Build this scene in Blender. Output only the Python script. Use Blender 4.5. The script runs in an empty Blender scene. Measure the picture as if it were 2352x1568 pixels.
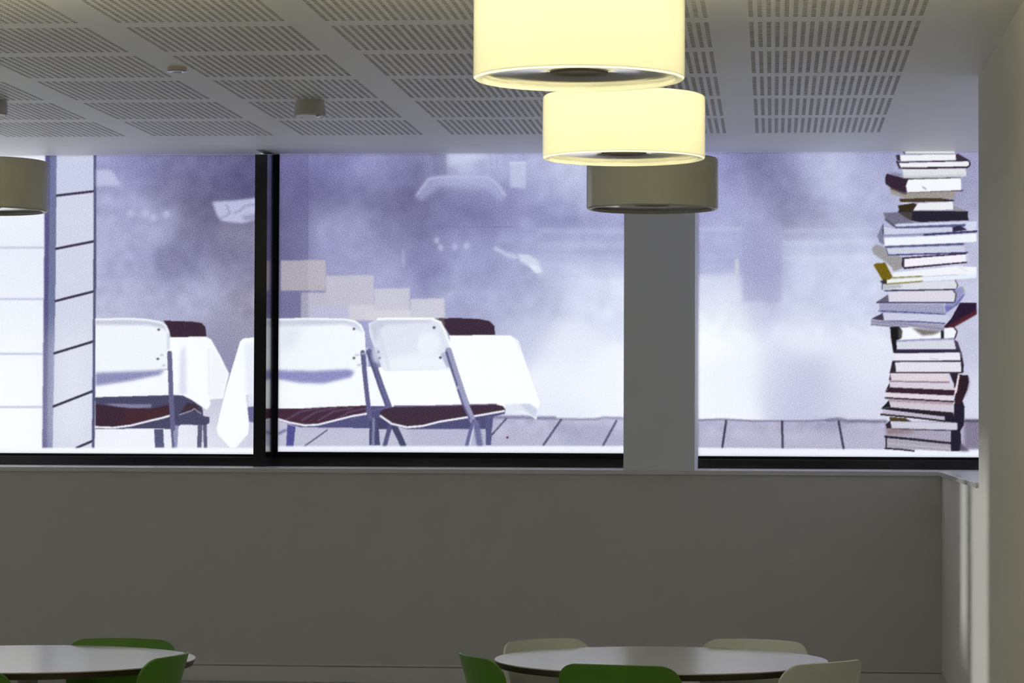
import bpy, bmesh, math, random
import numpy as np
from mathutils import Vector, Matrix

random.seed(7)
scene = bpy.context.scene
COL = scene.collection

# ------------------------------------------------------------------ camera
F_PX, IW, IH = 6600.0, 2352, 1568
CAM_H = 1.65
YAW = math.atan((1775 - 1176) / F_PX)        # the room's depth axis vanishes right of centre
PITCH = math.atan((967 - 784) / F_PX)
ROLL = 0.0038
_f0 = np.array([-math.sin(YAW), math.cos(YAW), 0.0])
_r0 = np.array([math.cos(YAW), math.sin(YAW), 0.0])
_u0 = np.array([0, 0, 1.0])
FWD = _f0 * math.cos(PITCH) + _u0 * math.sin(PITCH)
_u1 = -_f0 * math.sin(PITCH) + _u0 * math.cos(PITCH)
RGT = _r0 * math.cos(ROLL) + _u1 * math.sin(ROLL)
UPV = -_r0 * math.sin(ROLL) + _u1 * math.cos(ROLL)
CAM = np.array([0.0, 0.0, CAM_H])
cam_d = bpy.data.cameras.new('camera')
cam_d.sensor_fit = 'HORIZONTAL'
cam_d.sensor_width = 36.0
cam_d.lens = F_PX / IW * 36.0
cam_d.clip_start = 0.05
cam_d.clip_end = 200
cam = bpy.data.objects.new('camera', cam_d)
COL.objects.link(cam)
cam.matrix_world = Matrix(((RGT[0], UPV[0], -FWD[0], CAM[0]), (RGT[1], UPV[1], -FWD[1], CAM[1]),
                           (RGT[2], UPV[2], -FWD[2], CAM[2]), (0, 0, 0, 1)))
scene.camera = cam

def ray(x, y):
    return FWD + RGT * (x - IW / 2) / F_PX - UPV * (y - IH / 2) / F_PX
def on_y(x, y, Y):
    d = ray(x, y); return CAM + d * (Y / d[1])
def on_z(x, y, Z):
    d = ray(x, y); return CAM + d * ((Z - CAM_H) / d[2])
def project(P):
    v = P - CAM; z = v @ FWD
    return IW / 2 + F_PX * (v @ RGT) / z, IH / 2 - F_PX * (v @ UPV) / z

# ------------------------------------------------------------------ world, sun, exposure
world = bpy.data.worlds.new('overcast_sky')
scene.world = world
world.use_nodes = True
bg = world.node_tree.nodes['Background']
bg.inputs[0].default_value = (0.985, 0.99, 1.0, 1)
bg.inputs[1].default_value = 1.95
sun_d = bpy.data.lights.new('low_sun', 'SUN')
sun_d.energy = 1.4
sun_d.color = (0.95, 0.97, 1.0)
sun_d.angle = math.radians(2.2)
sun = bpy.data.objects.new('low_sun', sun_d)
COL.objects.link(sun)
SUN_EL = math.radians(5.5)
sun.rotation_euler = Vector((math.cos(SUN_EL), 0.0, -math.sin(SUN_EL))).to_track_quat('-Z', 'Y').to_euler()
scene.view_settings.view_transform = 'Standard'
scene.view_settings.look = 'None'
scene.view_settings.gamma = 1.0
scene.view_settings.exposure = 0.0
scene.view_settings.use_curve_mapping = False
scene.cycles.max_bounces = 9
scene.cycles.diffuse_bounces = 6
scene.cycles.glossy_bounces = 3
scene.cycles.transmission_bounces = 6
scene.cycles.use_adaptive_sampling = True
scene.cycles.adaptive_threshold = 0.09
scene.cycles.adaptive_min_samples = 24
scene.cycles.transparent_max_bounces = 16

# ------------------------------------------------------------------ helpers
def lin(c):
    c = np.asarray(c, float) / 255.0
    return np.where(c <= 0.04045, c / 12.92, ((c + 0.055) / 1.055) ** 2.4)

def setp(o, label=None, category=None, group=None, kind=None):
    if label: o['label'] = label
    if category: o['category'] = category
    if group: o['group'] = group
    if kind: o['kind'] = kind
    return o

def link(name, me, parent=None, mat=None):
    o = bpy.data.objects.new(name, me)
    COL.objects.link(o)
    if parent is not None: o.parent = parent
    if mat is not None and me is not None and not me.materials: me.materials.append(mat)
    return o

def empty(name, loc, rz=0.0):
    o = bpy.data.objects.new(name, None)
    COL.objects.link(o)
    o.empty_display_size = 0.1
    o.location = loc; o.rotation_euler = (0, 0, rz)
    return o

def add_box(bm, x0, x1, y0, y1, z0, z1, bevel=0.0, midx=0):
    vs = [bm.verts.new(p) for p in ((x0, y0, z0), (x1, y0, z0), (x1, y1, z0), (x0, y1, z0),
                                    (x0, y0, z1), (x1, y0, z1), (x1, y1, z1), (x0, y1, z1))]
    fs = [bm.faces.new([vs[i] for i in q]) for q in
          ((0, 3, 2, 1), (4, 5, 6, 7), (0, 1, 5, 4), (1, 2, 6, 5), (2, 3, 7, 6), (3, 0, 4, 7))]
    for f in fs: f.material_index = midx
    if bevel > 0:
        es = set(e for f in fs for e in f.edges)
        bmesh.ops.bevel(bm, geom=list(es), offset=bevel, segments=2, affect='EDGES', profile=0.6)

def box(name, x0, x1, y0, y1, z0, z1, mat, parent=None, bevel=0.0):
    bm = bmesh.new(); add_box(bm, x0, x1, y0, y1, z0, z1, bevel)
    me = bpy.data.meshes.new(name); bm.to_mesh(me); bm.free()
    return link(name, me, parent, mat)

def boxes(name, lst, mat, parent=None, bevel=0.0):
    bm = bmesh.new()
    for b in lst: add_box(bm, *b, bevel)
    me = bpy.data.meshes.new(name); bm.to_mesh(me); bm.free()
    return link(name, me, parent, mat)

def lathe_mesh(name, prof, seg=64, closed=False, smooth=True):
    """prof: list of (r, z). Revolved about z."""
    vs, fs = [], []
    rings = []
    for r, z in prof:
        if r < 1e-6:
            rings.append([len(vs)]); vs.append((0, 0, z))
        else:
            rings.append(list(range(len(vs), len(vs) + seg)))
            vs += [(r * math.cos(2 * math.pi * k / seg), r * math.sin(2 * math.pi * k / seg), z) for k in range(seg)]
    pairs = list(zip(rings, rings[1:])) + ([(rings[-1], rings[0])] if closed else [])
    for a, b in pairs:
        for k in range(seg):
            k2 = (k + 1) % seg
            if len(a) == 1 and len(b) == 1: continue
            if len(a) == 1: fs.append((a[0], b[k], b[k2]))
            elif len(b) == 1: fs.append((a[k], b[0], a[k2]))
            else: fs.append((a[k], b[k], b[k2], a[k2]))
    me = bpy.data.meshes.new(name)
    me.from_pydata(vs, [], fs)
    bm = bmesh.new(); bm.from_mesh(me); bmesh.ops.recalc_face_normals(bm, faces=bm.faces); bm.to_mesh(me); bm.free()
    if smooth:
        me.polygons.foreach_set('use_smooth', [True] * len(me.polygons))
        me.update()
        try: me.set_sharp_from_angle(angle=math.radians(40))
        except Exception: pass
    return me

# ------------------------------------------------------------------ materials
def new_mat(name):
    m = bpy.data.materials.new(name); m.use_nodes = True
    nt = m.node_tree
    return m, nt, nt.nodes['Principled BSDF'], nt.nodes['Material Output']

def paint_mat(name, rgb, rough=0.6, bump=0.05, scale=60.0, var=0.03, spec=0.3, metallic=0.0):
    m, nt, p, out = new_mat(name)
    N, L = nt.nodes, nt.links
    tc = N.new('ShaderNodeTexCoord')
    nz = N.new('ShaderNodeTexNoise'); nz.inputs['Scale'].default_value = scale; nz.inputs['Detail'].default_value = 3
    L.new(tc.outputs['Object'], nz.inputs['Vector'])
    mr = N.new('ShaderNodeMapRange')
    mr.inputs[3].default_value = 1 - var; mr.inputs[4].default_value = 1 + var
    L.new(nz.outputs['Fac'], mr.inputs[0])
    mx = N.new('ShaderNodeVectorMath'); mx.operation = 'SCALE'
    mx.inputs[0].default_value = rgb
    L.new(mr.outputs[0], mx.inputs['Scale'])
    L.new(mx.outputs[0], p.inputs['Base Color'])
    p.inputs['Roughness'].default_value = rough
    p.inputs['Specular IOR Level'].default_value = spec
    p.inputs['Metallic'].default_value = metallic
    if bump > 0:
        b = N.new('ShaderNodeBump'); b.inputs['Strength'].default_value = bump; b.inputs['Distance'].default_value = 0.002
        L.new(nz.outputs['Fac'], b.inputs['Height']); L.new(b.outputs[0], p.inputs['Normal'])
    return m

M = {}
M['wall'] = paint_mat('wall_paint', (0.72, 0.70, 0.635), 0.75, 0.08, 90, 0.015, 0.15)
M['column'] = paint_mat('column_paint', (0.74, 0.745, 0.76), 0.75, 0.05, 90, 0.015, 0.15)
M['wall_low'] = paint_mat('shaded_wall_paint', (0.58, 0.57, 0.54), 0.75, 0.08, 90, 0.015, 0.15)  # wall paint darkened, standing in for weaker light under the window
M['ceil'] = paint_mat('ceiling_paint', (0.87, 0.87, 0.86), 0.48, 0.02, 120, 0.01, 0.4)
M['void'] = paint_mat('ceiling_void', (0.02, 0.018, 0.015), 0.9, 0.0, 20, 0.02, 0.05)
M['slot'] = paint_mat('raw_slot_edge', (0.33, 0.31, 0.275), 0.9, 0.0, 60, 0.05, 0.05)
M['sill'] = paint_mat('sill_paint', (0.66, 0.655, 0.63), 0.22, 0.0, 40, 0.01, 0.4)
M['frame'] = paint_mat('dark_aluminium', (0.011, 0.011, 0.017), 0.14, 0.0, 200, 0.05, 0.7)
M['bead'] = paint_mat('black_gasket', (0.006, 0.006, 0.008), 0.6, 0.0, 200, 0.05, 0.2)
M['floor'] = paint_mat('carpet', (0.43, 0.425, 0.40), 0.95, 0.5, 250, 0.25, 0.05)
M['green'] = paint_mat('green_plastic', (0.068, 0.195, 0.020), 0.38, 0.02, 300, 0.02, 0.4)
M['white_plastic'] = paint_mat('white_plastic', (0.54, 0.56, 0.62), 0.38, 0.02, 300, 0.01, 0.4)
M['table'] = paint_mat('white_laminate', (0.41, 0.41, 0.46), 0.20, 0.0, 200, 0.01, 0.35)
M['edge'] = paint_mat('dark_edge', (0.055, 0.043, 0.03), 0.5, 0.05, 90, 0.15, 0.3)
M['steel'] = paint_mat('grey_powder_coat', (0.35, 0.35, 0.36), 0.4, 0.0, 80, 0.02, 0.5)
M['dish'] = paint_mat('brushed_reflector', (0.60, 0.59, 0.575), 0.10, 0.0, 80, 0.03, 0.5, 1.0)
M['hub'] = paint_mat('dark_hub', (0.16, 0.13, 0.09), 0.4, 0.0, 80, 0.03, 0.4)
M['fitting'] = paint_mat('cream_fitting', (0.55, 0.53, 0.48), 0.5, 0.0, 60, 0.02, 0.3)
M['chrome'] = paint_mat('satin_chrome', (0.75, 0.75, 0.76), 0.15, 0.0, 60, 0.02, 0.5, 1.0)
M['lens'] = paint_mat('dark_lens', (0.03, 0.03, 0.035), 0.2, 0.0, 60, 0.02, 0.5)

def shade_mat(name, tr, df, fac):
    m, nt, p, out = new_mat(name)
    N, L = nt.nodes, nt.links
    N.remove(p)
    t = N.new('ShaderNodeBsdfTranslucent'); t.inputs[0].default_value = (*tr, 1)
    d = N.new('ShaderNodeBsdfDiffuse'); d.inputs[0].default_value = (*df, 1)
    g = N.new('ShaderNodeBsdfGlossy'); g.inputs[0].default_value = (0.8, 0.8, 0.8, 1); g.inputs['Roughness'].default_value = 0.25
    mx = N.new('ShaderNodeMixShader'); mx.inputs[0].default_value = fac
    L.new(t.outputs[0], mx.inputs[1]); L.new(d.outputs[0], mx.inputs[2])
    m2 = N.new('ShaderNodeMixShader'); m2.inputs[0].default_value = 0.05
    fr = N.new('ShaderNodeFresnel'); fr.inputs[0].default_value = 1.38
    L.new(fr.outputs[0], m2.inputs[0])
    L.new(mx.outputs[0], m2.inputs[1]); L.new(g.outputs[0], m2.inputs[2])
    L.new(m2.outputs[0], out.inputs[0])
    return m
M['shade'] = shade_mat('opal_shade', (0.88, 0.87, 0.76), (0.58, 0.575, 0.56), 0.915)

M['rim'] = shade_mat('opal_rim', (0.90, 0.89, 0.80), (0.66, 0.65, 0.62), 0.55)

def emit_mat(name, rgb, s):
    m, nt, p, out = new_mat(name)
    N, L = nt.nodes, nt.links
    N.remove(p)
    e = N.new('ShaderNodeEmission'); e.inputs[0].default_value = (*rgb, 1); e.inputs[1].default_value = s
    L.new(e.outputs[0], out.inputs[0])
    return m
M['tube_on'] = emit_mat('lit_tube', (1.0, 0.92, 0.54), 95.0)
M['tube_off'] = paint_mat('unlit_tube', (0.8, 0.8, 0.78), 0.4, 0, 50, 0.01)

m, nt, p, out = new_mat('window_glass')
N, L = nt.nodes, nt.links; N.remove(p)
t = N.new('ShaderNodeBsdfTransparent'); t.inputs[0].default_value = (0.96, 0.97, 0.965, 1)
g = N.new('ShaderNodeBsdfGlossy'); g.inputs['Roughness'].default_value = 0.02
fr = N.new('ShaderNodeFresnel'); fr.inputs[0].default_value = 1.3
mx = N.new('ShaderNodeMixShader')
L.new(fr.outputs[0], mx.inputs[0]); L.new(t.outputs[0], mx.inputs[1]); L.new(g.outputs[0], mx.inputs[2]); L.new(mx.outputs[0], out.inputs[0])
M['glass'] = m

def film_mat():
    m, nt, p, out = new_mat('printed_film')
    N, L = nt.nodes, nt.links; N.remove(p)
    at = N.new('ShaderNodeAttribute'); at.attribute_name = 'print'
    tc = N.new('ShaderNodeTexCoord')
    # halftone screen: a 45 degree lattice broken up by fine noise
    mp = N.new('ShaderNodeMapping'); mp.inputs['Rotation'].default_value = (0, 0, 0)
    L.new(tc.outputs['Object'], mp.inputs['Vector'])
    sp = N.new('ShaderNodeSeparateXYZ'); L.new(mp.outputs[0], sp.inputs[0])
    def sine(sock):
        a = N.new('ShaderNodeMath'); a.operation = 'MULTIPLY'; a.inputs[1].default_value = 2 * math.pi / 0.0112
        L.new(sock, a.inputs[0])
        s = N.new('ShaderNodeMath'); s.operation = 'SINE'; L.new(a.outputs[0], s.inputs[0]); return s.outputs[0]
    pr = N.new('ShaderNodeMath'); pr.operation = 'MULTIPLY'
    L.new(sine(sp.outputs[0]), pr.inputs[0]); L.new(sine(sp.outputs[2]), pr.inputs[1])
    nz = N.new('ShaderNodeTexNoise'); nz.inputs['Scale'].default_value = 140; nz.inputs['Detail'].default_value = 1
    L.new(tc.outputs['Object'], nz.inputs['Vector'])
    ns = N.new('ShaderNodeMath'); ns.operation = 'MULTIPLY_ADD'; ns.inputs[1].default_value = 3.2; ns.inputs[2].default_value = -1.6
    L.new(nz.outputs['Fac'], ns.inputs[0])
    sm = N.new('ShaderNodeMath'); sm.operation = 'MULTIPLY_ADD'; sm.inputs[1].default_value = 0.8
    L.new(pr.outputs[0], sm.inputs[0]); L.new(ns.outputs[0], sm.inputs[2])
    # amplitude: strongest in the mid tones, none in white or black
    bw = N.new('ShaderNodeRGBToBW'); L.new(at.outputs['Color'], bw.inputs[0])
    om = N.new('ShaderNodeMath'); om.operation = 'SUBTRACT'; om.inputs[0].default_value = 1.0; om.use_clamp = True
    L.new(bw.outputs[0], om.inputs[1])
    am = N.new('ShaderNodeMath'); am.operation = 'MULTIPLY'; am.inputs[1].default_value = 0.62
    L.new(om.outputs[0], am.inputs[0])
    fm = N.new('ShaderNodeMath'); fm.operation = 'MULTIPLY_ADD'; fm.inputs[2].default_value = 1.0
    L.new(sm.outputs[0], fm.inputs[0]); L.new(am.outputs[0], fm.inputs[1])
    sc = N.new('ShaderNodeVectorMath'); sc.operation = 'SCALE'
    L.new(at.outputs['Color'], sc.inputs[0]); L.new(fm.outputs[0], sc.inputs['Scale'])
    tr = N.new('ShaderNodeBsdfTranslucent'); L.new(sc.outputs[0], tr.inputs[0])
    df = N.new('ShaderNodeBsdfDiffuse'); L.new(sc.outputs[0], df.inputs[0])
    mx = N.new('ShaderNodeMixShader'); mx.inputs[0].default_value = 0.08
    L.new(tr.outputs[0], mx.inputs[1]); L.new(df.outputs[0], mx.inputs[2]); L.new(mx.outputs[0], out.inputs[0])
    return m
M['film'] = film_mat()
M['blind'] = shade_mat('added_blind_fabric', (0.80, 0.80, 0.80), (0.7, 0.7, 0.7), 0.15)
M['plain_film'] = shade_mat('frosted_film', (0.62, 0.63, 0.72), (0.6, 0.6, 0.65), 0.1)

# ------------------------------------------------------------------ the room shell
YW = 18.04          # face of the wall under the window
YF = 18.90          # plane of the glazing and its printed film
XR = 1.047          # face of the right wall
XS = 1.91           # side glazing beyond the right wall's end
XL = -9.0
YB = -3.0
YP = 14.82          # end of the right wall
CZ = float(on_y(1000, 352.5, YF)[2])
SILL = 1.347

setp(box('floor', XL - .2, XS + .2, YB - .2, YF + .1, -0.15, 0, M['floor']), kind='structure')
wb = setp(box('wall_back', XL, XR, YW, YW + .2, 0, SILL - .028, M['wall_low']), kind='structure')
setp(box('wall_back_left', XL, -6.25, YW, YW + .2, SILL - .028, CZ, M['wall']), kind='structure')
setp(box('wall_right', XR, XS, YB, YP, 0, CZ, M['wall']), kind='structure')
setp(box('wall_right_parapet', XR, XR + .2, YP, YW + .2, 0, SILL - .028, M['wall']), kind='structure')
setp(box('wall_front', XL - .2, XS + .2, YB - .2, YB, 0, CZ + .2, M['wall']), kind='structure')
# left wall; unseen glazed door and narrow window added to shape sun streaks
DY0, DY1, WY0, WY1 = 14.14, 15.40, 15.66, 16.28
OT = 2.50
ADDED_BLINDS = [(1.0, 5.0), (5.4, 9.4), (9.8, 13.8)]  # blinded windows out of view, added to brighten the room
BZ0, BZ1 = 0.35, 3.28
wl = [(XL - .2, XL, YB - .2, ADDED_BLINDS[0][0], 0, CZ + .2)]
for k, (a, b) in enumerate(ADDED_BLINDS):
    nxt = ADDED_BLINDS[k + 1][0] if k + 1 < len(ADDED_BLINDS) else DY0
    wl += [(XL - .2, XL, a, b, 0, BZ0), (XL - .2, XL, a, b, BZ1, CZ + .2), (XL - .2, XL, b, nxt, 0, CZ + .2)]
wl += [(XL - .2, XL, DY0, DY1, OT, CZ + .2), (XL - .2, XL, DY1, WY0, 0, CZ + .2),
       (XL - .2, XL, WY0, WY1, OT, CZ + .2), (XL - .2, XL, WY0, WY1, 0, 1.38), (XL - .2, XL, WY1, YF + .1, 0, CZ + .2)]
setp(boxes('wall_left', wl, M['wall']), kind='structure')
def frame_in_left(name, y0, y1, z0, z1, t=.05):
    e = setp(empty(name, (XL - .1, (y0 + y1) / 2, z0)), kind='structure')
    c = (y0 + y1) / 2
    boxes('frame', [(-.03, .03, y0 - c, y0 - c + t, 0, z1 - z0), (-.03, .03, y1 - c - t, y1 - c, 0, z1 - z0),
                    (-.03, .03, y0 - c + t, y1 - c - t, 0, t), (-.03, .03, y0 - c + t, y1 - c - t, z1 - z0 - t, z1 - z0)], M['frame'], e)
    box('pane', -.004, .004, y0 - c + t, y1 - c - t, t, z1 - z0 - t, M['glass'], e)
    return e
d1 = frame_in_left('added_door_1', DY0, DY1, 0, OT)
box('added_door_handle', .03, .07, .42, .45, .9, 1.15, M['chrome'], d1, .005)
frame_in_left('window_5', WY0, WY1, 1.38, OT)
for k, (a, b) in enumerate(ADDED_BLINDS):
    e = frame_in_left('window_%d' % (6 + k), a, b, BZ0, BZ1)  # added window, unseen, for daylight fill
    c = (a + b) / 2
    box('added_fill_blind', .045, .047, a - c + .03, b - c - .03, .02, BZ1 - BZ0 - .03, M['blind'], e)
    box('added_blind_cassette', .03, .095, a - c + .01, b - c - .01, BZ1 - BZ0 - .08, BZ1 - BZ0, M['sill'], e, .01)

# ceiling: plain borders, a dark void above, and one child panel per perforated field
KC = (CZ - CAM_H) / 1.7336
PX, PY = 0.916 * KC, 0.990 * KC                      # pitch of the perforated fields
X1P = (-0.104 + 0.74 + 0.088) * KC                # right edge of the first cell
Y1P = on_z(300, 312.5, CZ)[1] + 0.085      # far edge of the first row
NCX, NCY = 8, 10
X0P, Y0P = X1P - NCX * PX, Y1P - NCY * PY
bm = bmesh.new()
add_box(bm, XL - .2, XS + .2, YB - .2, YF + .02, CZ + .03, CZ + .2, 0, 1)
YJ = on_z(300, 334.5, CZ)[1]
for b in ((XL, XS + .2, Y1P, YJ - .002), (XL, XS + .2, YJ + .002, YF + .02), (XL, XS + .2, YB, Y0P), (X1P, XS + .2, Y0P, Y1P), (XL, X0P, Y0P, Y1P)):
    add_box(bm, b[0], b[1], b[2], b[3], CZ, CZ + .0125)
me = bpy.data.meshes.new('ceiling'); bm.to_mesh(me); bm.free()
me.materials.append(M['ceil']); me.materials.append(M['void'])
ceiling = setp(link('ceiling', me), kind='structure')
def perforated_mesh():
    n = 20
    px = 0.74 * KC / (n - .5); sx = px * .5
    py = 0.82 * KC / (n - .5); sy = py * .5
    xs, ys = [0.0], [0.0]
    for k in range(n):
        xs += [0.088 * KC + k * px, 0.088 * KC + k * px + sx]
        ys += [0.085 + k * py, 0.085 + k * py + sy]
    xs.append(PX); ys.append(PY)
    nx, ny = len(xs), len(ys)
    vs = [(x, y, 0.0) for y in ys for x in xs]
    fs = []; mi = []
    idx = lambda i, j: j * nx + i
    for j in range(ny - 1):
        for i in range(nx - 1):
            if i % 2 == 1 and j % 2 == 1:
                b = len(vs)
                x0, x1, y0, y1 = xs[i], xs[i + 1], ys[j], ys[j + 1]
                vs += [(x0, y0, .0125), (x1, y0, .0125), (x1, y1, .0125), (x0, y1, .0125)]
                q = (idx(i, j), idx(i + 1, j), idx(i + 1, j + 1), idx(i, j + 1))
                for k in range(4):
                    k2 = (k + 1) % 4
                    fs.append((q[k], q[k2], b + k2, b + k)); mi.append(1)
            elif j % 2 == 0 and i == 0:
                fs.append(tuple(idx(k, j) for k in range(nx)) + tuple(idx(k, j + 1) for k in reversed(range(nx)))); mi.append(0)
            elif j % 2 == 1:
                fs.append((idx(i, j), idx(i + 1, j), idx(i + 1, j + 1), idx(i, j + 1))); mi.append(0)
    me = bpy.data.meshes.new('perforated_panel'); me.from_pydata(vs, [], fs)
    # faces look down
    for pl in me.polygons: pass
    me.flip_normals() if me.polygons[0].normal.z > 0 else None
    me.materials.append(M['ceil']); me.materials.append(M['slot'])
    me.polygons.foreach_set('material_index', mi)
    return me
pm = perforated_mesh()
for j in range(NCY):
    for i in range(NCX):
        o = link('perforated_panel', pm, ceiling)
        o.location = (X1P - (i + 1) * PX, Y1P - (j + 1) * PY, CZ)

# column between the windows
XC0, XC1 = float(on_y(1433, 700, YW)[0]), float(on_y(1596, 700, YW)[0])
setp(box('wall_column', XC0, XC1, YW, YF + .02, SILL, CZ, M['column']), kind='structure')
# sills
setp(boxes('trim_1', [(XL, XR + .001, YW - .018, YF + .02, SILL - .028, SILL)], M['sill'], None, .003), kind='structure')
setp(boxes('trim_2', [(XR - .018, XS + .05, YP - .0, YF + .05, SILL - .0285, SILL - .0005)], M['sill'], None, .003), kind='structure')
# baseboard with a ribbed bead and a shadow groove
bb = setp(box('baseboard_back', XL, XR, YW - .018, YW, 0, .094, M['sill'], None, .002), kind='structure')
box('groove', XL, XR, YW - .008, YW, .094, .102, M['steel'], bb)
box('bead', XL, XR, YW - .014, YW, .102, .112, M['sill'], bb, .002)
bb2 = setp(box('baseboard_right', XR - .018, XR, YB, YW - .018, 0, .094, M['sill'], None, .002), kind='structure')

# ------------------------------------------------------------------ windows
ZB1 = float(on_y(300, 1043, YF)[2]); ZB2 = float(on_y(1030, 1040.5, YF)[2]); ZB3 = float(on_y(1920, 1050, YF)[2])
ZRAIL = float(on_y(600, 1049.5, YF - .05)[2])
MUD = .32
XM0, XM1 = float(on_y(584, 700, YF - MUD)[0]), float(on_y(612, 700, YF - MUD)[0])
def window(name, x0, x1, zb):
    e = setp(empty(name, ((x0 + x1) / 2, YF, SILL)), kind='structure')
    c = (x0 + x1) / 2
    box('bottom_rail', x0 - c, x1 - c, -.05, .02, 0, ZRAIL - SILL, M['frame'], e, .002)
    box('glazing_bead', x0 - c, x1 - c, -.012, .011, ZRAIL - SILL, zb - SILL + .004, M['bead'], e)
    box('pane', x0 - c, x1 - c, .012, .018, zb - SILL, CZ - SILL, M['glass'], e)
    return e
XFL = -6.25
w1 = window('window_1', XFL, XM0 + .04, ZB1)
w2 = window('window_2', XM0 + .04, XC0 + .05, ZB2)
w3 = window('window_3', XC1 - .0, XS, ZB3)
# dark mullion between the first two panes: a post standing proud of the glass, its head cut back to the ceiling
mu = setp(empty('window_mullion', ((XM0 + XM1) / 2, YF - MUD, SILL)), kind='structure')
hw = (XM1 - XM0) / 2
bm = bmesh.new(); add_box(bm, -hw, hw, 0, MUD, 0, CZ - SILL - .001)
zt = float(on_y(598, 354.5, YF - MUD)[2]) - SILL
for v in bm.verts:
    if v.co.z > 1 and v.co.y < .01: v.co.z = zt
me = bpy.data.meshes.new('mullion_post'); bm.to_mesh(me); bm.free()
link('mullion_post', me, mu, M['frame'])
xs1 = float(on_y(640, 700, YF)[0]) - (XM0 + XM1) / 2
box('sash_stile', hw, xs1, MUD - .012, MUD + .02, ZRAIL - SILL, CZ - SILL - .001, M['bead'], mu)
# side window past the end of the right wall (seen only as light)
w4 = setp(empty('window_4', (XS, (YP + YF) / 2, SILL)), kind='structure')
hl = (YF - YP) / 2
boxes('frame', [(-.03, .03, -hl, hl, 0, .075), (-.03, .03, -hl, -hl + .06, .075, CZ - SILL), (-.03, .03, hl - .06, hl, .075, CZ - SILL)], M['frame'], w4)
box('pane', .0, .006, -hl + .06, hl - .06, .075, CZ - SILL, M['plain_film'], w4)

# ------------------------------------------------------------------ the print on the window film
# drawn in a canvas whose units are photograph pixels, then carried to the film's plane
CX0, CX1, CY0, CY1 = -420, 2460, 330, 1066
CW, CH = CX1 - CX0, CY1 - CY0
canvas = np.zeros((CH, CW, 3))
motif = np.zeros((CH, CW), np.int16)
MOTIFS = ['background']
cur = [0]
def begin(name):
    MOTIFS.append(name); cur[0] = len(MOTIFS) - 1
def end(): cur[0] = -1

def blur(a, s):
    if s <= 0: return a
    r = max(1, int(3 * s)); k = np.exp(-0.5 * (np.arange(-r, r + 1) / s) ** 2); k /= k.sum()
    for ax in (0, 1):
        pad = [(0, 0)] * a.ndim; pad[ax] = (r, r)
        b = np.pad(a, pad, mode='edge'); o = np.zeros_like(a)
        n = a.shape[ax]
        for i, w in enumerate(k):
            o += w * (b[i:i + n] if ax == 0 else b[:, i:i + n])
        a = o
    return a

def stamp(mask, x0, y0, color, soft, alpha, own):
    h, w = mask.shape
    m = mask.astype(float)
    if soft > 0:
        m = blur(m, soft)
    m = (m * alpha)[..., None]
    sl = (slice(y0, y0 + h), slice(x0, x0 + w))
    canvas[sl] = canvas[sl] * (1 - m) + np.asarray(color, float) * m
    if own and cur[0] > 0:
        mm = motif[sl]; mm[mask] = cur[0]

def bounds(P, pad):
    x0 = max(0, int(P[:, 0].min() - CX0 - pad)); x1 = min(CW, int(P[:, 0].max() - CX0 + pad + 2))
    y0 = max(0, int(P[:, 1].min() - CY0 - pad)); y1 = min(CH, int(P[:, 1].max() - CY0 + pad + 2))
    return x0, x1, y0, y1

def poly(pts, color, soft=0.0, alpha=1.0, own=True):
    P = np.array(pts, float)
    x0, x1, y0, y1 = bounds(P, 3 * soft + 1)
    if x1 <= x0 or y1 <= y0: return
    gx = np.arange(x0, x1)[None, :] + CX0 + .5; gy = np.arange(y0, y1)[:, None] + CY0 + .5
    ins = np.zeros((y1 - y0, x1 - x0), bool)
    for (ax, ay), (bx, by) in zip(P, np.roll(P, -1, 0)):
        if ay == by: continue
        c = (ay > gy) != (by > gy)
        ins ^= c & (gx < (bx - ax) * (gy - ay) / (by - ay) + ax)
    stamp(ins, x0, y0, color, soft, alpha, own)

def line(pts, width, color, soft=0.0, alpha=1.0, own=True):
    P = np.array(pts, float)
    x0, x1, y0, y1 = bounds(P, width + 3 * soft + 1)
    if x1 <= x0 or y1 <= y0: return
    gx = np.arange(x0, x1)[None, :] + CX0 + .5; gy = np.arange(y0, y1)[:, None] + CY0 + .5
    best = np.full((y1 - y0, x1 - x0), 1e9)
    for a, b in zip(P, P[1:]):
        d = b - a; l2 = max(1e-9, d @ d)
        t = np.clip(((gx - a[0]) * d[0] + (gy - a[1]) * d[1]) / l2, 0, 1)
        best = np.minimum(best, (gx - a[0] - t * d[0]) ** 2 + (gy - a[1] - t * d[1]) ** 2)
    stamp(best < (width / 2) ** 2, x0, y0, color, soft, alpha, own)

def dot(x, y, rx, ry, color, soft=1.0, alpha=1.0):
    poly([(x + rx * math.cos(t), y + ry * math.sin(t)) for t in np.linspace(0, 2 * math.pi, 24, endpoint=False)], color, soft, alpha, False)

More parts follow.
